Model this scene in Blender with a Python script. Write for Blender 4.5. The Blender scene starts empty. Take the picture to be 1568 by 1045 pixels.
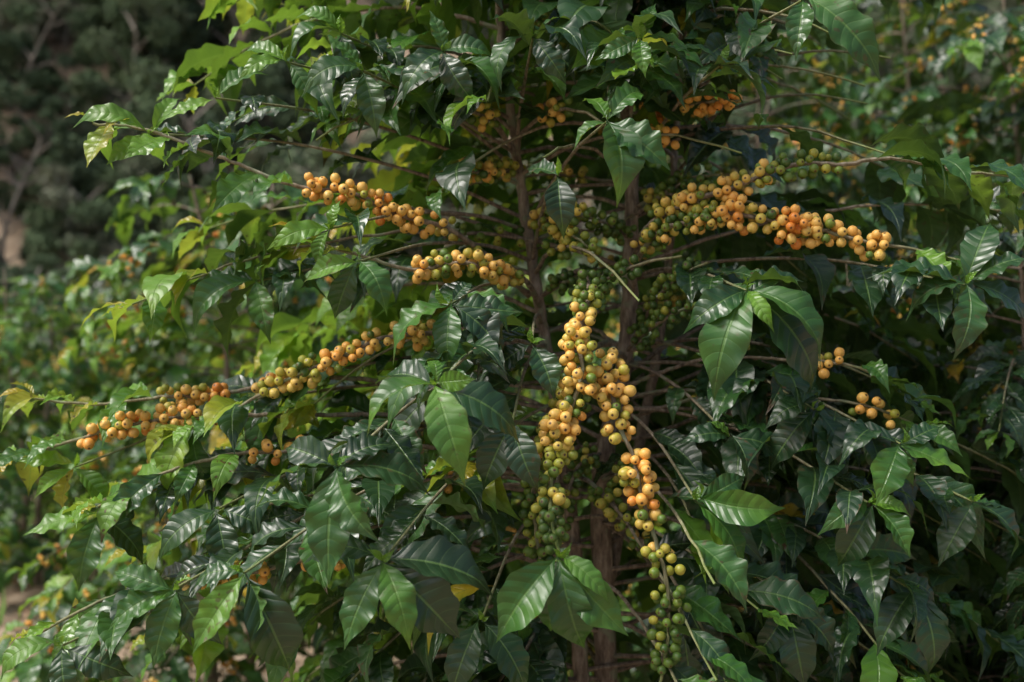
import bpy, math, random
import numpy as np
from mathutils import Vector
rng = np.random.default_rng(7)
R = random.Random(11)
H = 1.3            # height datum of the fruiting zone above the soil (m)
scene = bpy.context.scene

# ------------------------------------------------------------------ materials
class NT:
    def __init__(s, name):
        s.m = bpy.data.materials.new(name); s.m.use_nodes = True
        s.t = s.m.node_tree; s.t.nodes.clear()
        s.out = s.t.nodes.new('ShaderNodeOutputMaterial')
    def n(s, typ, ins=None, **kw):
        x = s.t.nodes.new(typ)
        for k, v in kw.items(): setattr(x, k, v)
        if ins:
            for k, v in ins.items():
                if isinstance(v, bpy.types.NodeSocket): s.t.links.new(v, x.inputs[k])
                else: x.inputs[k].default_value = v
        return x
    def math(s, op, a, b=0.0, c=None, clamp=False):
        d = {0: a, 1: b}
        if c is not None: d[2] = c
        x = s.n('ShaderNodeMath', d, operation=op); x.use_clamp = clamp
        return x.outputs[0]
    def mix(s, f, a, b, blend='MIX'):
        x = s.n('ShaderNodeMix', data_type='RGBA', blend_type=blend)
        for k, v in ((0, f), (6, a), (7, b)):
            if isinstance(v, bpy.types.NodeSocket): s.t.links.new(v, x.inputs[k])
            else: x.inputs[k].default_value = v
        return x.outputs[2]
    def ramp(s, f, stops):
        x = s.n('ShaderNodeValToRGB', {0: f}); e = x.color_ramp.elements
        while len(e) < len(stops): e.new(0.5)
        for i, (p, c) in enumerate(stops):
            e[i].position = p; e[i].color = (*c, 1)
        return x.outputs[0]
    def sstep(s, v, a, b):
        x = s.n('ShaderNodeMapRange', {0: v, 1: a, 2: b, 3: 0.0, 4: 1.0}, interpolation_type='SMOOTHSTEP')
        return x.outputs[0]
    def noise(s, vec, scale, detail=3.0, rough=.5):
        return s.n('ShaderNodeTexNoise', {'Vector': vec, 'Scale': scale, 'Detail': detail, 'Roughness': rough}).outputs[0]

def leaf_material():
    g = NT('coffee_leaf')
    a = g.n('ShaderNodeAttribute', attribute_name='luv')
    sep = g.n('ShaderNodeSeparateXYZ', {0: a.outputs['Vector']})
    t, sg, r = sep.outputs
    tone = g.n('ShaderNodeAttribute', attribute_name='tone').outputs['Fac']
    obj = g.n('ShaderNodeTexCoord').outputs['Object']
    n1 = g.noise(obj, 16.0, 0.0)
    n2 = g.noise(obj, 90.0, 1.0, .6)
    s = g.math('ABSOLUTE', sg)
    ph = g.math('MULTIPLY', g.math('SUBTRACT', t, g.math('MULTIPLY', g.math('POWER', s, 1.4), .13)), 8.5)
    ph = g.math('ADD', ph, g.math('ADD', g.math('MULTIPLY', r, 7.0), g.math('MULTIPLY', sg, .12)))
    d = g.math('MULTIPLY', g.math('ABSOLUTE', g.math('SUBTRACT', g.math('FRACT', ph), .5)), 2.0)
    lat = g.math('SUBTRACT', 1.0, g.sstep(d, .02, .12))
    lat = g.math('MULTIPLY', lat, g.math('SUBTRACT', 1.0, g.sstep(s, .6, .95)))
    mid = g.math('SUBTRACT', 1.0, g.sstep(s, .03, .08))
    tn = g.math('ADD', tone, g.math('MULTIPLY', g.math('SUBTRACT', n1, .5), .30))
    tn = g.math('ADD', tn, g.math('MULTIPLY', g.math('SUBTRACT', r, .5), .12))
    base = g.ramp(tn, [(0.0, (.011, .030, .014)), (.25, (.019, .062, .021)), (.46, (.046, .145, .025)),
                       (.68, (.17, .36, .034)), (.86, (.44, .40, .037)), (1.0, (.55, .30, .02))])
    pale = g.mix(.5, base, (.20, .36, .09, 1))
    col = g.mix(g.math('MULTIPLY', lat, .24), base, pale)
    col = g.mix(g.math('MULTIPLY', mid, .7), col, pale)
    old = g.sstep(r, .62, 1.0)
    spot = g.math('MULTIPLY', g.sstep(n2, .64, .70), old)
    edge = g.math('MULTIPLY', g.sstep(g.math('ADD', s, g.math('MULTIPLY', n2, .5)), 1.14, 1.26), old)
    tip = g.math('MULTIPLY', g.sstep(g.math('ADD', t, g.math('MULTIPLY', n1, .4)), 1.12, 1.18), old)
    dm = g.math('MAXIMUM', spot, g.math('MAXIMUM', g.math('MULTIPLY', edge, .7), tip))
    col = g.mix(dm, col, (.10, .055, .022, 1))
    bf = g.n('ShaderNodeNewGeometry').outputs['Backfacing']
    colb = g.mix(.45, col, (.085, .18, .05, 1))
    colf = g.mix(bf, col, colb)
    hgt = g.math('ADD', g.math('POWER', d, .6), g.math('MULTIPLY', mid, -.9))
    bump = g.n('ShaderNodeBump', {'Strength': .5, 'Distance': .0021, 'Height': hgt})
    rough = g.math('ADD', g.math('ADD', .20, g.math('ADD', g.math('MULTIPLY', r, .20), g.math('MULTIPLY', n2, .12))), g.math('MULTIPLY', bf, .2))
    p = g.n('ShaderNodeBsdfPrincipled', {'Base Color': colf, 'Roughness': rough, 'Normal': bump.outputs[0]})
    p.inputs['Specular IOR Level'].default_value = .66
    tc = g.mix(.4, colf, (.36, .55, .03, 1))
    tc = g.mix(dm, tc, (.05, .03, .01, 1))
    tr = g.n('ShaderNodeBsdfTranslucent', {'Color': tc})
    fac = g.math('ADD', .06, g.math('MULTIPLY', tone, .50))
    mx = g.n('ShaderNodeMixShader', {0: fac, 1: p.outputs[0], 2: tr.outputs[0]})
    g.t.links.new(mx.outputs[0], g.out.inputs[0])
    return g.m

def cherry_material():
    g = NT('coffee_cherry_skin')
    sep = g.n('ShaderNodeSeparateXYZ', {0: g.n('ShaderNodeAttribute', attribute_name='luv').outputs['Vector']})
    ax, pl, r = sep.outputs
    tone = g.n('ShaderNodeAttribute', attribute_name='tone').outputs['Fac']
    obj = g.n('ShaderNodeTexCoord').outputs['Object']
    n1 = g.noise(obj, 120.0, 2.0); n2 = g.noise(obj, 500.0, 1.0)
    tn = g.math('ADD', tone, g.math('MULTIPLY', g.math('SUBTRACT', n1, .5), .22))
    col = g.ramp(tn, [(0.0, (.045, .10, .016)), (.28, (.12, .20, .025)), (.45, (.40, .38, .05)),
                      (.60, (.76, .49, .12)), (.85, (.80, .41, .085)), (1.0, (.68, .22, .03))])
    col = g.mix(g.math('MULTIPLY', g.sstep(n2, .62, .75), .35), col, (.25, .12, .03, 1))
    scar = g.sstep(g.math('ADD', ax, g.math('MULTIPLY', n1, .02)), .965, .982)
    ring = g.math('MULTIPLY', g.sstep(ax, .90, .95), .30)
    col = g.mix(ring, col, (.30, .14, .03, 1))
    col = g.mix(scar, col, (.05, .025, .012, 1))
    p = g.n('ShaderNodeBsdfPrincipled', {'Base Color': col, 'Roughness': g.math('ADD', .30, g.math('MULTIPLY', n1, .3))})
    g.t.links.new(p.outputs[0], g.out.inputs[0]); return g.m

def bark_material():
    g = NT('coffee_bark')
    tone = g.n('ShaderNodeAttribute', attribute_name='tone').outputs['Fac']
    obj = g.n('ShaderNodeTexCoord').outputs['Object']
    mp = g.n('ShaderNodeMapping', {0: obj}); mp.inputs['Scale'].default_value = (1, 1, .25)
    n1 = g.noise(mp.outputs[0], 110.0, 4.0, .65); n2 = g.noise(obj, 25.0, 2.0)
    old = g.ramp(n1, [(.3, (.08, .056, .04)), (.5, (.25, .19, .145)), (.72, (.46, .39, .32))])
    old = g.mix(g.sstep(n2, .55, .68), old, (.26, .28, .19, 1))
    col = g.mix(g.math('POWER', tone, 3.0), old, (.15, .22, .04, 1))
    b = g.n('ShaderNodeBump', {'Strength': .8, 'Distance': .003, 'Height': n1})
    p = g.n('ShaderNodeBsdfPrincipled', {'Base Color': col, 'Roughness': .8, 'Normal': b.outputs[0]})
    g.t.links.new(p.outputs[0], g.out.inputs[0]); return g.m

def forest_leaf_material():
    g = NT('forest_leaf')
    rnd = g.n('ShaderNodeObjectInfo').outputs['Random']
    tone = g.n('ShaderNodeAttribute', attribute_name='tone').outputs['Fac']
    v = g.math('ADD', g.math('MULTIPLY', rnd, .6), g.math('MULTIPLY', tone, .4))
    col = g.ramp(v, [(0.1, (.085, .12, .080)), (.4, (.11, .16, .085)), (.65, (.18, .21, .14)), (.8, (.25, .255, .20)), (1, (.22, .31, .09))])  # greens lightened and greyed: distance haze painted into the leaf colour
    p = g.n('ShaderNodeBsdfDiffuse', {'Color': col})
    g.t.links.new(p.outputs[0], g.out.inputs[0]); return g.m

def simple(name, stops, scale, rough=.9, bump=.5, dist=.02):
    g = NT(name); obj = g.n('ShaderNodeTexCoord').outputs['Object']
    n1 = g.noise(obj, scale, 4.0, .62); n2 = g.noise(obj, scale * .13, 2.0)
    f = g.math('ADD', g.math('MULTIPLY', n1, .6), g.math('MULTIPLY', n2, .4))
    col = g.ramp(f, stops)
    p = g.n('ShaderNodeBsdfPrincipled', {'Base Color': col, 'Roughness': rough})
    if bump > 0:
        b = g.n('ShaderNodeBump', {'Strength': bump, 'Distance': dist, 'Height': n1}); g.t.links.new(b.outputs[0], p.inputs['Normal'])
    g.t.links.new(p.outputs[0], g.out.inputs[0]); return g.m

M_LEAF, M_CH, M_BARK, M_FOR = leaf_material(), cherry_material(), bark_material(), forest_leaf_material()
M_SOIL = simple('dry_soil', [(.3, (.12, .085, .055)), (.5, (.32, .24, .165)), (.7, (.48, .40, .30))], 9.0, .95, .8, .03)
M_WOOD = simple('forest_bark', [(.3, (.14, .12, .10)), (.7, (.38, .34, .29))], 6.0)
M_LITTER = simple('dead_leaf', [(.3, (.14, .08, .045)), (.5, (.32, .21, .12)), (.7, (.46, .37, .25))], 12.0, .8, .0)
M_GRASS = simple('grass_blade', [(.3, (.06, .12, .02)), (.6, (.15, .26, .05)), (.8, (.28, .30, .09))], 3.0, .6, .0)

# ------------------------------------------------------------------ mesh accumulation
class Geo:
    def __init__(s): s.v=[]; s.q=[]; s.l=[]; s.t=[]; s.m=[]; s.n=0
    def add(s, v, q, l, t, m):
        s.v.append(v); s.q.append(q + s.n); s.l.append(l); s.t.append(t)
        s.m.append(np.full(len(q), m, np.int32)); s.n += len(v)
    def mesh(s, name, mats):
        v = np.concatenate(s.v).astype(np.float32); q = np.concatenate(s.q).astype(np.int32)
        me = bpy.data.meshes.new(name)
        me.vertices.add(len(v)); me.vertices.foreach_set('co', v.ravel())
        me.loops.add(len(q) * 4); me.loops.foreach_set('vertex_index', q.ravel())
        me.polygons.add(len(q)); me.polygons.foreach_set('loop_start', np.arange(len(q), dtype=np.int32) * 4)
        for m in mats: me.materials.append(m)
        me.polygons.foreach_set('material_index', np.concatenate(s.m))
        me.polygons.foreach_set('use_smooth', np.ones(len(q), bool))
        me.update(calc_edges=True)
        a = me.attributes.new('luv', 'FLOAT_VECTOR', 'POINT'); a.data.foreach_set('vector', np.concatenate(s.l).astype(np.float32).ravel())
        a = me.attributes.new('tone', 'FLOAT', 'POINT'); a.data.foreach_set('value', np.concatenate(s.t).astype(np.float32))
        return me
def obj(name, me, parent=None, loc=(0, 0, 0)):
    o = bpy.data.objects.new(name, me); scene.collection.objects.link(o); o.location = loc
    if parent: o.parent = parent
    return o
def unit(v):
    v = np.asarray(v, float); return v / (np.linalg.norm(v) + 1e-9)
def grid_quads(a, b):
    i = np.arange(a)[:, None] * (b + 1) + np.arange(b)[None, :]
    return np.stack([i, i + (b + 1), i + (b + 2), i + 1], -1).reshape(-1, 4)

def sm(x, a, b):
    x = np.clip((x - a) / (b - a), 0, 1); return x * x * (3 - 2 * x)
def leaf_templates(nt, ns, count, seed, frm=5.0):
    r = np.random.default_rng(seed); out = []
    for k in range(count):
        t = np.linspace(0, 1, nt + 1); s = np.linspace(-1, 1, ns + 1)
        T, S = np.meshgrid(t, s, indexing='ij')
        tb = np.clip((T - .06) / .94, 0, 1)
        w = np.sin(np.pi * tb ** .9) ** .9 * (1 - .62 * sm(tb, .66, .97))
        w = np.maximum(w, .035 * (1 - T))
        droop = r.uniform(.05, .32); fold = r.uniform(-.1, .6); ruf = r.uniform(.016, .058); ph = r.uniform(0, 6)
        side = r.uniform(-.05, .05); tw = r.uniform(-.8, .8); fr = r.uniform(3.0, frm)
        ed = 1 + .05 * np.sin(T * 6.28 * fr + ph + S * 2) * np.abs(S)
        y = w * S * ed
        z = droop * 4 * T * (1 - T) * .9 + fold * np.abs(y) * .2
        z += ruf * np.sin(2 * np.pi * fr * T + ph + (S > 0) * r.uniform(1, 3)) * np.abs(S) ** 1.7 * w
        z += tw * (T - .3) * y * .25
        z += r.uniform(-.10, .05) * sm(T, .75, 1)
        x = T - .03 * np.abs(S) * np.sin(np.pi * T)
        y = y + side * np.sin(np.pi * T) * 4
        out.append((np.stack([x, y, z], -1).reshape(-1, 3), np.stack([T, S], -1).reshape(-1, 2)))
    return out, grid_quads(nt, ns)
LT_HI = leaf_templates(22, 8, 18, 3)
LT_LO = leaf_templates(14, 4, 10, 4, 3.8)

class Leaves:
    def __init__(s, templ): s.T = templ; s.d = []
    def add(s, base, tip, hint, ratio=.38, tone=.25, r=None):
        s.d.append((base, tip, hint, ratio, tone, R.random() if r is None else r))
    def build(s, G, mat=0):
        temps, quads = s.T
        if not s.d: return
        base = np.array([x[0] for x in s.d]); tip = np.array([x[1] for x in s.d]); hint = np.array([x[2] for x in s.d], float)
        ra = np.array([x[3] for x in s.d]); tone = np.array([x[4] for x in s.d]); rr = np.array([x[5] for x in s.d])
        X = tip - base; L = np.linalg.norm(X, axis=1, keepdims=True); D = X / L
        Y = np.cross(hint, D); Y /= np.linalg.norm(Y, axis=1, keepdims=True) + 1e-9
        Z = np.cross(D, Y); Y = Y * L * ra[:, None] * .5; Z = Z * L
        pick = rng.integers(0, len(temps), len(s.d))
        for k, (tv, tu) in enumerate(temps):
            idx = np.nonzero(pick == k)[0]; m = len(idx)
            if not m: continue
            v = base[idx][:, None] + tv[None, :, :1] * X[idx][:, None] + tv[None, :, 1:2] * Y[idx][:, None] + tv[None, :, 2:] * Z[idx][:, None]
            n = len(tv)
            q = (quads[None] + (np.arange(m) * n)[:, None, None]).reshape(-1, 4)
            l = np.empty((m, n, 3)); l[:, :, :2] = tu[None]; l[:, :, 2] = rr[idx][:, None]
            G.add(v.reshape(-1, 3), q, l.reshape(-1, 3), np.repeat(tone[idx], n), mat)

def cube_sphere(n):
    vs = []; qs = []; off = 0
    lin = np.tan(np.linspace(-1, 1, n + 1) * math.pi / 4)
    A, B = np.meshgrid(lin, lin, indexing='ij'); O = np.ones_like(A)
    for ax in range(3):
        for sg in (1, -1):
            c = [None] * 3; c[ax] = O * sg; c[(ax + 1) % 3] = A * sg; c[(ax + 2) % 3] = B
            p = np.stack(c, -1).reshape(-1, 3); p /= np.linalg.norm(p, axis=1, keepdims=True)
            vs.append(p); qs.append(grid_quads(n, n) + off); off += len(p)
    return np.concatenate(vs), np.concatenate(qs)
CS_HI, CS_LO = cube_sphere(6), cube_sphere(2)

class Cherries:
    def __init__(s, cs): s.cs = cs; s.d = []
    def add(s, c, axis, rad, tone): s.d.append((c, axis, rad, tone))
    def build(s, G, mat=0):
        if not s.d: return
        sv, sq = s.cs; m = len(s.d); n = len(sv)
        c = np.array([x[0] for x in s.d]); a = np.array([unit(x[1]) for x in s.d]); rad = np.array([x[2] for x in s.d]); tone = np.array([x[3] for x in s.d])
        h = np.where(np.abs(a[:, 2:]) < .9, np.array([[0, 0, 1.]]), np.array([[1., 0, 0]]))
        b = np.cross(h, a); b /= np.linalg.norm(b, axis=1, keepdims=True); d = np.cross(a, b)
        el = rng.uniform(1.0, 1.16, m)
        sx = sv[:, 0].copy(); sx = np.where(sx > .93, .93 - (sx - .93) * .6, sx)   # dimple where the flower scar sits
        v = c[:, None] + rad[:, None, None] * (sx[None, :, None] * (a * el[:, None])[:, None] + sv[None, :, 1:2] * b[:, None] + sv[None, :, 2:] * d[:, None])
        q = (sq[None] + (np.arange(m) * n)[:, None, None]).reshape(-1, 4)
        l = np.empty((m, n, 3)); l[:, :, 0] = sv[None, :, 0]; l[:, :, 1] = sv[None, :, 1]; l[:, :, 2] = rng.random(m)[:, None]
        G.add(v.reshape(-1, 3), q, l.reshape(-1, 3), np.repeat(tone, n), mat)

def spline(P, step=.015):
    P = np.asarray(P, float)
    Q = np.vstack([2 * P[0] - P[1], P, 2 * P[-1] - P[-2]]); out = []
    for i in range(1, len(Q) - 2):
        p0, p1, p2, p3 = Q[i - 1:i + 3]; k = max(2, int(np.linalg.norm(p2 - p1) / step))
        t = (np.arange(k) / k)[:, None]
        out.append(.5 * (2 * p1 + (p2 - p0) * t + (2 * p0 - 5 * p1 + 4 * p2 - p3) * t ** 2 + (3 * p1 - p0 - 3 * p2 + p3) * t ** 3))
    out.append(P[-1:]); return np.vstack(out)
def tube(G, pts, r0, r1, young0=0., young1=1., sides=7, mat=0, knob=.0):
    n = len(pts); tan = np.gradient(pts, axis=0); tan /= np.linalg.norm(tan, axis=1, keepdims=True) + 1e-9
    h = np.array([0, 0, 1.]) if abs(tan[0, 2]) < .8 else np.array([0, 1., 0])
    B = np.cross(tan, h); B /= np.linalg.norm(B, axis=1, keepdims=True) + 1e-9; C = np.cross(tan, B)
    f = np.linspace(0, 1, n); r = r0 + (r1 - r0) * f ** .8
    r = r * (1 + knob * (rng.random(n) - .4))
    an = np.arange(sides + 1) / sides * 2 * math.pi
    v = pts[:, None] + r[:, None, None] * (np.cos(an)[None, :, None] * B[:, None] + np.sin(an)[None, :, None] * C[:, None])
    l = np.zeros((n, sides + 1, 3)); l[:, :, 0] = f[:, None]
    t = np.repeat(np.clip(young0 + (young1 - young0) * f, 0, 1), sides + 1)
    G.add(v.reshape(-1, 3), grid_quads(n - 1, sides), l.reshape(-1, 3), t, mat)
    return tan
def arc(pts):
    return np.concatenate([[0], np.cumsum(np.linalg.norm(np.diff(pts, axis=0), axis=1))])

def fruit_run(Ch, pts, tan, t0, t1, per_m, ripe0, ripe1, rad=.0078, spread=.0130, node=.027):
    s = arc(pts); tot = s[-1]; a, b = t0 * tot, t1 * tot
    L = b - a; N = int(per_m * L); got = np.zeros((0, 3))
    nodes = np.arange(a, b + 1e-6, node)
    wt = [R.uniform(.3, 1.0) ** 1.2 for _ in nodes]; nr = [R.gauss(0, .09) for _ in nodes]
    for _ in range(N * 5):
        if len(got) >= N: break
        j = R.choices(range(len(nodes)), wt)[0]
        k = nodes[j] + R.gauss(0, .0065)
        i = min(max(int(np.searchsorted(s, k)), 0), len(pts) - 1)
        tg = tan[i]; u = unit(np.cross(tg, [0.13, .2, .97])); w = np.cross(tg, u); an = R.uniform(0, 2 * math.pi)
        dr = math.cos(an) * u + math.sin(an) * w
        q = R.random(); c = pts[i] + dr * (.0092 + spread * (.35 + .65 * wt[j]) * q ** 1.2) + tg * R.gauss(0, .002)
        rr = rad * R.uniform(.80, 1.1)
        if len(got) and np.min(np.sum((got - c) ** 2, axis=1)) < (1.72 * rad) ** 2: continue
        got = np.vstack([got, c])
        f = (k - a) / max(L, 1e-5)
        ripe = ripe0 + (ripe1 - ripe0) * f + R.gauss(0, .09) + nr[j]
        if R.random() < .15: ripe -= .32
        if ripe < .45: rr *= .88
        Ch.add(c, dr + tg * R.uniform(-.3, .6) + np.array([0, 0, -.15]), rr, min(max(ripe, 0), 1))

def leafy(Lv, pts, tan, t0, t1, length, tone, node=.045, outward=None, young=True, keep=None, droop=(.05, .9), tj=.1, skip=.1):
    s = arc(pts); tot = s[-1]; k = t0 * tot
    while k < t1 * tot:
        i = min(int(np.searchsorted(s, k)), len(pts) - 1); tg = tan[i]
        sd = unit(np.cross(tg, [0, 0, 1.])); out = outward if outward is not None else unit([tg[0], tg[1], 0])
        f = k / tot
        for sg in (-1, 1):
            if R.random() < skip: continue
            L = length * R.uniform(.65, 1.22) * (1 - .25 * max(0, (f - .8) / .2))
            d = unit(tg * R.uniform(.3, .9) + sd * sg * R.uniform(.5, 1) + np.array([0, 0, -R.uniform(*droop)]) + rng.normal(0, .15, 3))
            b = pts[i]; e = b + d * L
            mid = (b + e) / 2
            if keep is not None and keep(mid, e): continue
            hint = unit(np.array([0, 0, 1.]) + out * R.uniform(.1, .8) + rng.normal(0, .32, 3))
            tn = tone + R.gauss(0, tj) + (.22 * max(0, (f - .75) / .25) if young else 0)
            if R.random() < .014: tn = .9
            Lv.add(b, e, hint, R.uniform(.32, .45), min(max(tn, .03), .97))
        k += node * R.uniform(.8, 1.2)
    if young:
        tg = tan[-1]; sd = unit(np.cross(tg, [0, 0, 1.])); b = pts[-1]
        for sg in (-1, 1):
            d = unit(tg + sd * sg * .35 + np.array([0, 0, R.uniform(-.2, .4)])); L = length * R.uniform(.35, .65)
            if keep is not None and keep(b + d * L * .5, b + d * L): continue
            Lv.add(b, b + d * L, unit(np.array([0, 0, 1.]) + rng.normal(0, .3, 3)), .34, min(.9, tone + .38 + R.gauss(0, .05)), .2)

# ------------------------------------------------------------------ the main coffee plant
Gs, Gl, Gc = Geo(), Geo(), Geo()
LV, CH = Leaves(LT_HI), Cherries(CS_HI)
def W(x, z, y): return np.array([x, y, H + z])

def stem(pts, r0, r1):
    p = spline(pts, .02); p[1:-1] += rng.normal(0, .0012, (len(p) - 2, 3)); tube(Gs, p, r0, r1, 0, .3, 12, 0, .12); return p
S1 = stem([W(.19, -1.32, .27), W(.172, -.9, .25), W(.168, -.6, .25), W(.160, -.25, .25), W(.200, -.04, .25), W(.213, .235, .24), W(.205, .45, .25), W(.22, .75, .26), W(.21, 1.0, .26)], .030, .006)
S2 = stem([W(.13, -1.32, .24), W(.128, -.9, .23), W(.122, -.6, .23), W(.10, -.26, .25), W(.050, .05, .24), W(.019, .26, .25), W(-.016, .52, .26), W(-.03, .8, .27), W(-.03, 1.0, .27)], .021, .005)
S3 = stem([W(.165, -.45, .25), W(.24, -.2, .36), W(.30, .1, .42), W(.33, .5, .45), W(.34, .85, .45)], .013, .004)

# boxes round the fruiting wood (world x, z relative to datum, max y) kept free of random foliage
CLEAR = [(-.37, -.11, .155, .30, .10), (-.19, .04, .075, .165, .12), (-.41, -.15, -.115, .045, .10), (.015, .255, -.44, .10, .14),
         (.19, .60, .095, .33, .10), (-.06, .27, .06, .33, .32), (.10, .24, -.75, -.38, .26), (.0, .10, -.14, .10, .24), (.42, 1.1, .31, .56, 1.2),
         (-.70, -.46, -.19, -.06, .12), (.46, .60, -.13, -.01, .03)]
def keep(m, e):
    for p in (m, e):
        if p[1] < -.26: return True
        for x0, x1, z0, z1, ym in CLEAR:
            if x0 < p[0] < x1 and z0 < p[2] - H < z1 and p[1] < ym: return True
    return False

def auto_branches(S, z_lo, z_hi, scale, Lset, seed_az):
    az = seed_az; z = z_lo
    while z < z_hi:
        i = int(np.argmin(np.abs(S[:, 2] - z))); b = S[i]
        zr = z - H
        Lmax = np.interp(zr, [-.9, -.5, 0, .35, .7, 1.0], [.80, .88, .80, .68, .52, .3]) * scale
        for k in (0, math.pi):
            a = az + k + R.gauss(0, .25); d = np.array([math.cos(a), math.sin(a), 0])
            L = Lmax * R.uniform(.75, 1.1)
            if d[1] < -.25:
                if -.20 < zr < .26 and R.random() < .65: continue
                L *= .62
            elif d[1] > .45 and -.05 < zr < .35 and R.random() < .35: continue
            rise = R.uniform(.25, .5) if zr > -.2 else R.uniform(.10, .32)
            fall = R.uniform(.35, .62)
            t = np.linspace(0, 1, 7)[:, None]
            P = b + d * L * t + np.array([0, 0, 1.]) * L * (rise * t - fall * t * t) + np.cross(d, [0, 0, 1]) * L * R.uniform(-.12, .12) * t * t
            p = spline(P, .03); p[1:] += rng.normal(0, .0012, (len(p) - 1, 3))
            tan = tube(Gs, p, .0046, .0016, 0, .95, 6)
            tn = .20 + .07 * R.random() + (.26 if d[0] < -.5 and zr > -.35 else 0) + (.16 if d[1] > .5 else 0) - (.03 if d[0] > .4 else 0)  # left and back branches get a higher tone: backlight put into leaf colour
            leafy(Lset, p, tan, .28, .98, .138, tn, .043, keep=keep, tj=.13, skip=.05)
            if R.random() < .42:
                f0 = R.uniform(.2, .4); fruit_run(CH, p, tan, f0, f0 + R.uniform(.08, .24), R.uniform(150, 360), R.uniform(.1, .65), R.uniform(.1, .65))
        az += math.pi / 2 + R.gauss(0, .35); z += .040 * R.uniform(.85, 1.15)
auto_branches(S1, .40, 2.30, 1.0, LV, .3)
auto_branches(S2, .42, 2.30, 1.0, LV, 1.1)
auto_branches(S3, 1.0, 2.15, .95, LV, .7)

def fruit_branch(ctrl, runs, leaf=None, r0=.0055, r1=.002, tone=.3, llen=.11, y0=0., y1=.8, node=.045):
    p = spline([W(*c) for c in ctrl], .010); p[1:-1] += rng.normal(0, .0006, (len(p) - 2, 3))
    tan = tube(Gs, p, r0, r1, y0, y1, 8, 0, .15)
    for rn in runs: fruit_run(CH, p, tan, *rn)
    if leaf: leafy(LV, p, tan, leaf[0], leaf[1], llen, tone, node, outward=np.array([0, -1., 0]), skip=.05)
    return p
# upper left branch; raised leaf tone paints in the backlight
fruit_branch([(.03, .08, .24), (-.04, .14, .14), (-.10, .178, .07), (-.18, .198, .03), (-.25, .228, 0), (-.32, .232, -.02), (-.42, .268, -.04), (-.54, .312, -.05), (-.62, .322, -.05)],
             [(.20, .36, 90, .5, .7), (.37, .46, 540, .68, .72), (.47, .59, 460, .64, .74)], (.61, 1.0), tone=.54, llen=.10)
# short dense branch
fruit_branch([(.05, .06, .24), (.02, .10, .10), (-.03, .108, .0), (-.08, .118, -.03), (-.15, .105, -.05), (-.22, .125, -.07), (-.30, .145, -.09)],
             [(.38, .70, 600, .64, .68)], (.78, 1.0), tone=.56, llen=.10)
# long lower-left branch
fruit_branch([(.06, -.02, .24), (-.04, .0, .14), (-.12, .012, .06), (-.20, .004, .0), (-.244, -.018, -.01), (-.30, -.040, -.02), (-.37, -.075, -.02), (-.44, -.115, -.03), (-.50, -.135, -.04)],
             [(.28, .42, 90, .6, .6), (.42, .49, 340, .7, .7), (.53, .77, 700, .72, .55)], (.84, 1.0), tone=.54, llen=.10)
# left outer sparse
fruit_branch([(.06, -.12, .24), (-.15, -.08, .18), (-.32, -.06, .12), (-.47, -.085, .08), (-.56, -.09, .06), (-.66, -.10, .05), (-.75, -.09, .04)],
             [(.50, .62, 160, .7, .7), (.66, .76, 340, .75, .68)], (.78, 1.0), tone=.58, llen=.10)
fruit_branch([(.08, -.20, .24), (-.15, -.13, .16), (-.35, -.12, .08), (-.50, -.118, .03), (-.60, -.132, .01), (-.68, -.155, .0), (-.80, -.19, .0)],
             [(.62, .84, 320, .75, .7)], (.86, 1.0), tone=.55, llen=.11)
fruit_branch([(.10, -.26, .24), (-.10, -.18, .12), (-.26, -.165, .02), (-.36, -.168, -.02), (-.41, -.168, -.04), (-.50, -.19, -.06), (-.60, -.24, -.08)],
             [(.60, .70, 140, .75, .75)], (.74, 1.0), tone=.42, llen=.11)
fruit_branch([(.10, -.40, .24), (-.10, -.34, .12), (-.28, -.33, .0), (-.39, -.345, -.04), (-.48, -.355, -.06), (-.58, -.37, -.08), (-.68, -.42, -.1)],
             [(.50, .76, 140, .7, .7)], (.76, 1.0), tone=.42, llen=.11)
# central drooping branches, coming towards the viewer
fruit_branch([(.09, .10, .24), (.11, .115, .10), (.115, .075, -.04), (.103, .035, -.09), (.092, .0, -.12), (.098, -.04, -.14), (.085, -.085, -.15), (.066, -.125, -.16), (.056, -.17, -.18), (.050, -.215, -.22), (.060, -.27, -.28)],
             [(.34, .43, 340, .15, .35), (.43, .54, 500, .50, .68), (.56, .68, 640, .62, .66, .0078, .015), (.69, .79, 760, .66, .50, .0078, .018), (.80, .96, 360, .34, .14)], None, y0=.1, y1=1)
fruit_branch([(.20, -.03, .24), (.17, -.02, .08), (.142, -.04, -.08), (.142, -.075, -.12), (.150, -.12, -.14), (.168, -.16, -.15), (.178, -.215, -.16), (.195, -.27, -.17), (.208, -.32, -.18), (.212, -.36, -.18), (.208, -.42, -.18), (.198, -.48, -.17)],
             [(.40, .545, 620, .52, .7, .0078, .017), (.59, .71, 560, .68, .60, .0078, .015), (.74, .79, 260, .6, .5), (.83, .95, 460, .20, .08, .0078, .015)], None, y0=.1, y1=.9)
fruit_branch([(.17, .0, .24), (.12, -.02, .06), (.085, -.07, -.06), (.050, -.14, -.10), (.030, -.2, -.12), (.035, -.28, -.12), (.045, -.33, -.12)],
             [(.40, .70, 280, .25, .45), (.72, .97, 280, .35, .15)], None)
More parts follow.
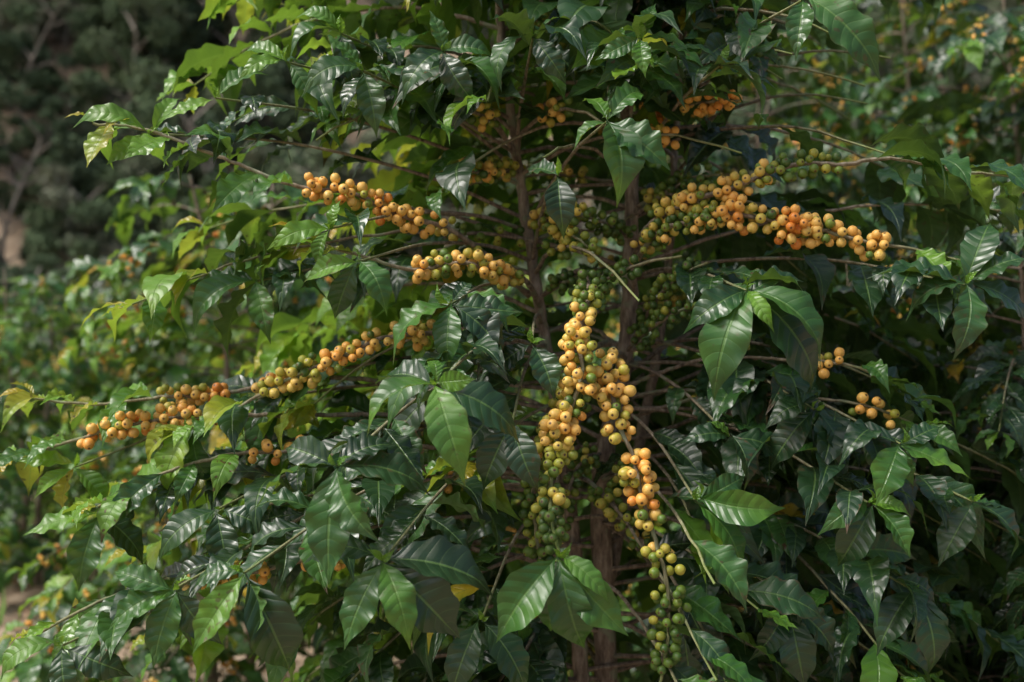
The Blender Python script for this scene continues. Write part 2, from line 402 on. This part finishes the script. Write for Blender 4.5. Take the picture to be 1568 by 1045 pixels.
# upper right: two long branches
fruit_branch([(.213, .14, .24), (.22, .185, .10), (.27, .212, .0), (.33, .230, -.03), (.385, .252, -.04), (.43, .264, -.04), (.49, .262, -.05), (.56, .27, -.05), (.66, .25, -.06), (.76, .24, -.06)],
             [(.24, .34, 240, .6, .5), (.34, .49, 600, .5, .68), (.50, .63, 480, .24, .10)], (.70, 1.0), tone=.35, llen=.12)
fruit_branch([(.213, .08, .24), (.21, .14, .12), (.24, .175, .03), (.29, .182, -.02), (.33, .190, -.04), (.40, .172, -.06), (.46, .160, -.07), (.52, .142, -.08), (.58, .132, -.09), (.64, .115, -.10)],
             [(.22, .34, 260, .45, .55), (.30, .46, 520, .10, .15), (.44, .69, 860, .62, .72, .0078, .017), (.70, .84, 640, .7, .72)], (.90, 1.0), tone=.45, llen=.11)
# green fruit round the stems
for (c, rp, t0, t1) in [([(.05, .08, .24), (.09, .10, .14), (.14, .095, .06), (.20, .12, .02), (.26, .13, 0)], .12, .2, .8),
                (([(.213, .0, .24), (.24, .07, .12), (.27, .105, .04), (.30, .12, .0)]), .2, .3, .95),
                (([(.02, .22, .25), (.06, .20, .14), (.10, .165, .06), (.13, .14, .04)]), .45, .35, 1.),
                (([(.213, .18, .24), (.17, .19, .14), (.12, .20, .08), (.09, .2, .06)]), .3, .3, 1.),
                (([(.01, .30, .25), (-.03, .29, .16), (-.07, .275, .1), (-.10, .28, .08)]), .5, .25, 1.),
                (([(.20, .40, .25), (.25, .39, .15), (.31, .385, .08), (.36, .38, .05)]), .85, .3, 1.),
                (([(.20, .36, .25), (.23, .34, .15), (.26, .33, .08)]), .8, .3, 1.),
                (([(.20, -.02, .25), (.24, .03, .1), (.30, .06, .05), (.34, .05, .02)]), .15, .3, .9),
                (([(.16, -.2, .25), (.12, -.2, .15), (.09, -.25, .1), (.08, -.32, .1)]), .2, .3, .9),
                (([(.213, .22, .24), (.25, .245, .18), (.30, .27, .12), (.34, .27, .1)]), .25, .3, .9)]:
    fruit_branch(c, [(t0, t1, 280, rp, rp)], None, r0=.004, r1=.002)
fruit_branch([(.20, -.08, .25), (.32, -.03, .12), (.44, -.03, .03), (.51, -.036, .0), (.57, -.06, -.01)], [(.78, .86, 220, .8, .8)], (.9, 1.0), r0=.004)
fruit_branch([(.20, -.14, .25), (.34, -.09, .14), (.48, -.09, .04), (.56, -.105, .0), (.62, -.13, -.01)], [(.80, .92, 180, .8, .8)], (.92, 1.0), r0=.004)

# hand-arranged terminal leaf groups: (centre x,z,y), [(tip x,z,dy, width, tone)]
V0 = np.array([0, -.75, .65])
SH = [
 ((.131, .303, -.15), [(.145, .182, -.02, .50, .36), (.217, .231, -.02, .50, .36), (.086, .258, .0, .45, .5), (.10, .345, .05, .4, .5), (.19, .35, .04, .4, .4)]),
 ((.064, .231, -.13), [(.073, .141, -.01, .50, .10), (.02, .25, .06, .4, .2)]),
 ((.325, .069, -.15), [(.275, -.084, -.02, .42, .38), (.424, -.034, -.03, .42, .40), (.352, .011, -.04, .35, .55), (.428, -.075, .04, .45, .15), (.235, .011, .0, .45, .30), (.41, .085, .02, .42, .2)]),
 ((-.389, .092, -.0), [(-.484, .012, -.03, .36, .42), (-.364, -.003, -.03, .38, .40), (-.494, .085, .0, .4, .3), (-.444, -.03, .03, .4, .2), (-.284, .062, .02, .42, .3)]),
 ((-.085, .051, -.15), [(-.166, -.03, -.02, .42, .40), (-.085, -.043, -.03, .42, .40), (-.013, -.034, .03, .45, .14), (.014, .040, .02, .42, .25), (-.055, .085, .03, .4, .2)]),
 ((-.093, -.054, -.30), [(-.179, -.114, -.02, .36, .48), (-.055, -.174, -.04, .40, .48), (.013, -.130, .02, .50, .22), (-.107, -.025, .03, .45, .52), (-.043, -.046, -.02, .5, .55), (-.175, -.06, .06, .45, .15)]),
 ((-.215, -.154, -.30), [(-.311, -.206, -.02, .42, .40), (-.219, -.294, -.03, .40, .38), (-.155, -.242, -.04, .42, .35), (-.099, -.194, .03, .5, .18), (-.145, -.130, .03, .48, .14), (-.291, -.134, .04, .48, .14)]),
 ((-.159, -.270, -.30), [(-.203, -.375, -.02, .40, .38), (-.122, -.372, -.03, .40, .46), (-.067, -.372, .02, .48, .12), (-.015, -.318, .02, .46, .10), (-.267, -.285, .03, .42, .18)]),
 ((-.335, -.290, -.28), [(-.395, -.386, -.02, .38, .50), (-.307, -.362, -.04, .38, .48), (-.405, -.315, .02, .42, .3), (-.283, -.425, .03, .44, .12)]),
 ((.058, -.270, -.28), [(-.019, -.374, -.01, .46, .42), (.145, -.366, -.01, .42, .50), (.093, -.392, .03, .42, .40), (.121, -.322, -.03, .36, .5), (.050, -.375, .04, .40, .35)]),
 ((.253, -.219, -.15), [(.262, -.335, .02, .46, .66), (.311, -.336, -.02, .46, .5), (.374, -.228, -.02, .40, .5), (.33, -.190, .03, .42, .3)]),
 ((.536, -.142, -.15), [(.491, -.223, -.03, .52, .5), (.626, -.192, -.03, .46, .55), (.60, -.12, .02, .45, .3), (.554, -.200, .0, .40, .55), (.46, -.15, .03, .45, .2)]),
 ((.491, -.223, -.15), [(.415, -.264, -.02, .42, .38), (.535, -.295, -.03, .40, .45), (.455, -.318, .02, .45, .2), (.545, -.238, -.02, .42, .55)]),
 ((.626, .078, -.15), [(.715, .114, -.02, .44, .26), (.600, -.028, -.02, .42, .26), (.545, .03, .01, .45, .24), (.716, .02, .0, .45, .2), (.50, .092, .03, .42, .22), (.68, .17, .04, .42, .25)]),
 ((-.534, .307, -.05), [(-.644, .317, -.02, .30, .58), (-.60, .26, .0, .34, .58), (-.50, .37, .03, .35, .55)]),  # top-left groups: backlit look painted in through high tones
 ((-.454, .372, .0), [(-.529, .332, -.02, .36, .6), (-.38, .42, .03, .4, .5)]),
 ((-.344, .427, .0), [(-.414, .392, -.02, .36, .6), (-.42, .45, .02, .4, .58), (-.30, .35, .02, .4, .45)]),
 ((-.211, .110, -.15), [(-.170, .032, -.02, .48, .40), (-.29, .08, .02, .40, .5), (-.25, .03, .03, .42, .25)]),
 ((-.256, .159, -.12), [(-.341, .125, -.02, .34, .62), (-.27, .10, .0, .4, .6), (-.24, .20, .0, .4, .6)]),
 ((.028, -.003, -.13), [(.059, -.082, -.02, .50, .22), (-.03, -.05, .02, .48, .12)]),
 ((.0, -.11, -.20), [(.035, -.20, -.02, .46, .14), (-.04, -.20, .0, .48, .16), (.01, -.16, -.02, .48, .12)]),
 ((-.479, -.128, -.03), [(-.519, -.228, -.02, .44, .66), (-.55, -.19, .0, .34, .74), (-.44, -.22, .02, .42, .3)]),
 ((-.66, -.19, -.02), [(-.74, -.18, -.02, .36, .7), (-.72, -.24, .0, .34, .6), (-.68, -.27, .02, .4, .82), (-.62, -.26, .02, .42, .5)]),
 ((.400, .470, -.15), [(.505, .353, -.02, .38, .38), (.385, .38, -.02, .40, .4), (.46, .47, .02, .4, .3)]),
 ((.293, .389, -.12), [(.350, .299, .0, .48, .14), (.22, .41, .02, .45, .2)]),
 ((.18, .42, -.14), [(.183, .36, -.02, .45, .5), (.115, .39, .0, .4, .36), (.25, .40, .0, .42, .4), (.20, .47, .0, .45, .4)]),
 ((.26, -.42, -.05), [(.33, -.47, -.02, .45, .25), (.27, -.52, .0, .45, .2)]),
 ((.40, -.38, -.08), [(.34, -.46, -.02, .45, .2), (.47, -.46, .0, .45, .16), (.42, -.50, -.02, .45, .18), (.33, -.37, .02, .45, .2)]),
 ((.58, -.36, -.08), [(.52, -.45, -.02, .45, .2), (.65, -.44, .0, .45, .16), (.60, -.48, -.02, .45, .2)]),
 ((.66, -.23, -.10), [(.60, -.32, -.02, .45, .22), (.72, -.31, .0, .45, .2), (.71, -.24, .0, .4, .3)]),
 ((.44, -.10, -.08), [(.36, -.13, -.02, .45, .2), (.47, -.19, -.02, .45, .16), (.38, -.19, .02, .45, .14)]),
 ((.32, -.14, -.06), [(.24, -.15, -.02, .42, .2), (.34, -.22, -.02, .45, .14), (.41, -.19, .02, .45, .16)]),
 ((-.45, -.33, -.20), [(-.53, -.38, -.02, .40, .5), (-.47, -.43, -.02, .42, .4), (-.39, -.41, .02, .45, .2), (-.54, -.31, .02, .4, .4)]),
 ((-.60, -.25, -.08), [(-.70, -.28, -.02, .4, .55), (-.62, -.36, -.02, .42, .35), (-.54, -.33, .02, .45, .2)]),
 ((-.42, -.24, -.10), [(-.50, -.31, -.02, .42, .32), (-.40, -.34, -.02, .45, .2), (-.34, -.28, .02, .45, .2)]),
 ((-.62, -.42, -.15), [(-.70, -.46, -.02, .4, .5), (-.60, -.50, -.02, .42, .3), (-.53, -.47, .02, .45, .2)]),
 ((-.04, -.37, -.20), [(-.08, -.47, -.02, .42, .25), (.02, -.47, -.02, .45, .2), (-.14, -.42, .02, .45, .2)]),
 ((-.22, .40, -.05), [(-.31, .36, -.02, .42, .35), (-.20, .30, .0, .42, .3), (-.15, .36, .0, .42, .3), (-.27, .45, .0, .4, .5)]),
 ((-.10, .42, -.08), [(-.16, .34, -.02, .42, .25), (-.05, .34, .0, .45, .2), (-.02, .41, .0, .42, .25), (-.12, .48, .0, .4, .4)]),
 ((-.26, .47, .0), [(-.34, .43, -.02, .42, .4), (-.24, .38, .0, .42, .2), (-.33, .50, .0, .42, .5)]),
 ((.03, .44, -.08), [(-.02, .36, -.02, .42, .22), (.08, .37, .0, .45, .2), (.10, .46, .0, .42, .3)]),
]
for c, tips in SH:
    C = W(*c)
    S = S1 if c[0] > .14 else S2
    zb = C[2] + (-.10 if c[1] > .2 else .03 if c[1] > -.1 else .10)
    b = S[int(np.argmin(np.abs(S[:, 2] - zb)))]
    d = C - b; hor = np.linalg.norm(d[:2])
    P = [b, b + d * .3 + np.array([0, .03, .06 * hor]), b + d * .68 + np.array([0, .06, .07 * hor]), C]
    p = spline(P, .015); tan = tube(Gs, p, .0040, .0017, 0, .9, 7, 0, .1)
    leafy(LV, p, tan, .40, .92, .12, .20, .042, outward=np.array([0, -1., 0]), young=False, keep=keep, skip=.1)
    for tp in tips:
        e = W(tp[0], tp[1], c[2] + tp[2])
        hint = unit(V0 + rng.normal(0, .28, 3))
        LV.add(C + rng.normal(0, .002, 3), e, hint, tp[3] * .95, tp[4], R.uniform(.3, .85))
    for _ in range(2):
        LV.add(C, C + np.array([rng.normal(0, .012), -.012, rng.uniform(.0, .03)]), unit(V0 + rng.normal(0, .5, 3)), .35, .66, .1)

LV.build(Gl); CH.build(Gc)
plant = obj('coffee_plant', None); plant.empty_display_size = .2
obj('stems_and_branches', Gs.mesh('coffee_plant_stems', [M_BARK]), plant)
obj('leaves', Gl.mesh('coffee_plant_leaves', [M_LEAF]), plant)
obj('cherries', Gc.mesh('coffee_plant_cherries', [M_CH]), plant)

# ------------------------------------------------------------------ neighbouring coffee plants
def coffee_plant_mesh(seed, height, radius, tone, fruit_p, ripe, dz=.075, f1=.65):
    global rng
    R.seed(seed); rng = np.random.default_rng(seed)
    G = Geo(); L = Leaves(LT_LO); C = Cherries(CS_LO)
    for st in range(2):
        x = (st - .5) * .12
        p = spline([(x, 0, -.05), (x * 1.3 + R.gauss(0, .02), R.gauss(0, .03), height * .35), (x * 2 + R.gauss(0, .03), R.gauss(0, .04), height * .7), (x * 2.3, 0, height)], .04)
        tube(G, p, .022, .005, 0, .3, 8, 0, .1)
        az = R.uniform(0, 3); z = .2
        while z < height:
            b = p[int(np.argmin(np.abs(p[:, 2] - z)))]; f = z / height
            Lm = radius * np.interp(f, [0, .3, .6, .85, 1], [.9, 1.05, .9, .65, .3])
            for k in (0, math.pi):
                a = az + k + R.gauss(0, .3); d = np.array([math.cos(a), math.sin(a), 0]); LL = Lm * R.uniform(.7, 1.12)
                t = np.linspace(0, 1, 6)[:, None]; rise = R.uniform(.2, .5); fall = R.uniform(.4, .75)
                q = spline(b + d * LL * t + np.array([0, 0, 1.]) * LL * (rise * t - fall * t * t), .04)
                tan = tube(G, q, .0045, .0016, 0, .9, 5)
                leafy(L, q, tan, .25, .98, .135, tone + R.gauss(0, .06), .048, skip=.06, tj=.13)
                if R.random() < fruit_p:
                    f0 = R.uniform(.3, f1); fruit_run(C, q, tan, f0, f0 + R.uniform(.12, .35), 400, R.uniform(ripe - .3, ripe), ripe)
            az += 1.57 + R.gauss(0, .4); z += dz * R.uniform(.8, 1.2)
    L.build(G, 1); C.build(G, 2)
    return G.mesh('coffee_bush_%d' % seed, [M_BARK, M_LEAF, M_CH])
PM = [coffee_plant_mesh(21, 2.25, .85, .18, .35, .7, .06), coffee_plant_mesh(22, 1.85, .62, .40, .9, .85, .075, .75), coffee_plant_mesh(23, 1.75, .7, .42, .22, .7, .09),
      coffee_plant_mesh(24, 2.6, .85, .23, 1.0, .75, .078, .85)]

def ground_h(x, y):
    x = np.asarray(x, float); y = np.asarray(y, float)
    hill = np.clip(y - 27 - .12 * x, 0, None)
    amp = .62 + .26 * (1 - sm(x, -2, 30))
    h = hill * amp * sm(y, 24, 36) + .05 * np.sin(x * .9 + 1) * np.cos(y * .7)
    h = h + 1.1 * sm(y, 6, 20) * (1 - sm(x, -3, 8)) + 1.8 * np.sin(x * .09) * np.sin(y * .07) * sm(y, 24, 45)
    return h
def put(i, x, y, rot, sc=1.0, name='coffee_plant'):
    o = obj(name, PM[i], None, (x, y, float(ground_h(x, y)) - .02)); o.rotation_euler = (0, 0, rot); o.scale = (sc, sc, sc); return o
put(0, 1.15, .60, .4, .70); put(0, .85, 1.25, 2.0, .74); put(0, 1.5, 1.0, 3.3, .74)
put(3, 1.75, 1.75, 3.0, .97); put(3, 1.05, 2.5, 1.7, .97); put(3, 2.6, 2.2, 1.0, 1.08); put(3, 1.9, 3.2, 4.0, 1.15); put(0, 3.1, 3.4, 5.0, 1.3)
put(1, -.92, 1.75, .6, 1.0); put(1, -.25, 2.8, 2.2, .9); put(2, .35, 2.6, 2.6, .95)
fp = random.Random(5)
for row in range(6):
    y0 = 3.5 + row * 1.75
    for k in range(12):
        x = -9.0 + k * 1.05 + fp.uniform(-.2, .2) + row * .1; y = y0 + fp.uniform(-.2, .2) - x * .05
        if x > 3.5: continue
        put(fp.choice([2, 2, 1, 2, 0]), x, y, fp.uniform(0, 6), fp.uniform(.78, .95))

# ------------------------------------------------------------------ ground
xs = np.concatenate([np.linspace(-300, -40, 28)[:-1], np.linspace(-40, 40, 141), np.linspace(40, 300, 28)[1:]])
ys = np.concatenate([np.linspace(-60, -5, 12)[:-1], np.linspace(-5, 100, 191), np.linspace(100, 400, 30)[1:]])
X, Y = np.meshgrid(xs, ys, indexing='ij')
Z = ground_h(X, np.minimum(Y, 110)) + rng.normal(0, .012, X.shape)
G = Geo(); G.add(np.stack([X, Y, Z], -1).reshape(-1, 3), grid_quads(len(xs) - 1, len(ys) - 1), np.zeros((X.size, 3)), np.zeros(X.size), 0)
obj('ground', G.mesh('ground', [M_SOIL]))

# leaf litter and grass
R.seed(3); G = Geo(); L = Leaves(LT_LO)
for _ in range(2600):
    x = R.uniform(-5, 3); y = R.uniform(-.8, 6); z = float(ground_h(x, y)) + .012
    a = R.uniform(0, 6.28); l = R.uniform(.05, .12)
    L.add(np.array([x, y, z]), np.array([x + l * math.cos(a), y + l * math.sin(a), z + R.uniform(0, .02)]), unit(np.array([0, 0, 1]) + rng.normal(0, .3, 3)), .4, .5)
L.build(G); obj('leaf_litter', G.mesh('leaf_litter', [M_LITTER]))
G = Geo(); L = Leaves(leaf_templates(4, 2, 4, 9))
for _ in range(420):
    cx = R.uniform(-6, 2.5); cy = R.uniform(.6, 8)
    for k in range(14):
        x = cx + R.gauss(0, .07); y = cy + R.gauss(0, .07); z = float(ground_h(x, y))
        l = R.uniform(.08, .26); d = np.array([R.gauss(0, .35), R.gauss(0, .35), 1.]) * l
        L.add(np.array([x, y, z]), np.array([x, y, z]) + d, unit(rng.normal(0, 1, 3) * [1, 1, .1]), .06, .5)
L.build(G); obj('grass', G.mesh('grass', [M_GRASS]))

# ------------------------------------------------------------------ distant wooded hillside
def tree_mesh(seed, spread=1.0):
    global rng
    R.seed(seed); rng = np.random.default_rng(seed); G = Geo()
    Ht = R.uniform(5, 7.5)
    tr = spline([(0, 0, -.5), (R.gauss(0, .2), R.gauss(0, .2), Ht * .4), (R.gauss(0, .4), R.gauss(0, .4), Ht * .85)], .3); tube(G, tr, .13, .04, 0, 0, 7, 0)
    cl = []
    for k in range(18):
        b = tr[R.randrange(len(tr) // 4, len(tr))]; a = R.uniform(0, 6.28); l = R.uniform(.7, 2.0) * spread
        e = b + np.array([math.cos(a) * l, math.sin(a) * l, R.uniform(.2, 1.6)])
        tube(G, spline([b, (b + e) / 2 + [0, 0, .2], e], .3), .05, .015, 0, 0, 5, 0); cl.append((e, R.uniform(.4, .85)))
    V = []; T = []
    for e, r in cl:
        n = int(380 * r); p = rng.normal(0, 1, (n, 3)); p /= np.linalg.norm(p, axis=1, keepdims=True)
        p = e + p * (r * rng.random((n, 1)) ** .4) * [1, 1, .7]
        V.append(p); T.append(np.full(n, R.random()) * .6 + rng.random(n) * .4)
    P = np.vstack(V); T = np.concatenate(T); n = len(P)
    A = rng.normal(0, 1, (n, 3)); A /= np.linalg.norm(A, axis=1, keepdims=True); B = np.cross(A, rng.normal(0, 1, (n, 3))); B /= np.linalg.norm(B, axis=1, keepdims=True)
    s = rng.uniform(.09, .16, (n, 1))
    v = np.stack([P - A * s, P + B * s * .5, P + A * s, P - B * s * .5], 1).reshape(-1, 3)
    G.add(v, np.arange(n * 4).reshape(-1, 4), np.zeros((n * 4, 3)), np.repeat(T, 4), 1)
    return G.mesh('forest_tree_%d' % seed, [M_WOOD, M_FOR])
TM = [tree_mesh(51), tree_mesh(52, 1.3), tree_mesh(53, .8), tree_mesh(54, 1.1)]
forest = obj('distant_forest', None)
fr = random.Random(9)
for k in range(700):
    if k < 150:
        y = fr.uniform(16, 29); s = fr.uniform(.16, .36)
    else:
        y = 29 + 50 * fr.random() ** 1.1; s = fr.uniform(.5, .95)
    x = fr.uniform(-.66, .60) * (y + 4)
    o = obj('forest_tree_%d' % k, fr.choice(TM), forest, (x, y, float(ground_h(x, y)) - (1.2 * s + .1)))
    o.scale = (s * 1.1, s * 1.1, s * fr.uniform(.9, 1.25)); o.rotation_euler = (fr.gauss(0, .06), fr.gauss(0, .06), fr.uniform(0, 6.28))

# ------------------------------------------------------------------ light, sky, camera
w = bpy.data.worlds.new('World'); scene.world = w; w.use_nodes = True
nt = w.node_tree; bg = nt.nodes['Background']
sky = nt.nodes.new('ShaderNodeTexSky'); sky.sky_type = 'NISHITA'; sky.sun_disc = False
sd = Vector((-.58, -.24, .80)).normalized()
sky.sun_elevation = math.asin(sd.z); sky.sun_rotation = math.atan2(sd.x, sd.y) % (2 * math.pi)
sky.dust_density = 6.0; sky.air_density = 1.0
nt.links.new(sky.outputs[0], bg.inputs[0]); bg.inputs[1].default_value = .15
sl = bpy.data.lights.new('sun', 'SUN'); sl.energy = 3.1; sl.angle = math.radians(20); sl.color = (1, .98, .955)
so = obj('sun', sl); so.rotation_euler = (-sd).to_track_quat('-Z', 'Y').to_euler()
cam = bpy.data.cameras.new('camera'); co = obj('camera', cam, None, (0, -1.524, H)); co.rotation_euler = (math.radians(90), 0, 0)
cam.lens = 35; cam.sensor_width = 36; cam.clip_start = .05; cam.clip_end = 1500
cam.dof.use_dof = True; cam.dof.focus_distance = 1.38; cam.dof.aperture_fstop = 3.0
scene.camera = co
scene.view_settings.view_transform = 'Standard'; scene.view_settings.look = 'None'; scene.view_settings.exposure = 0
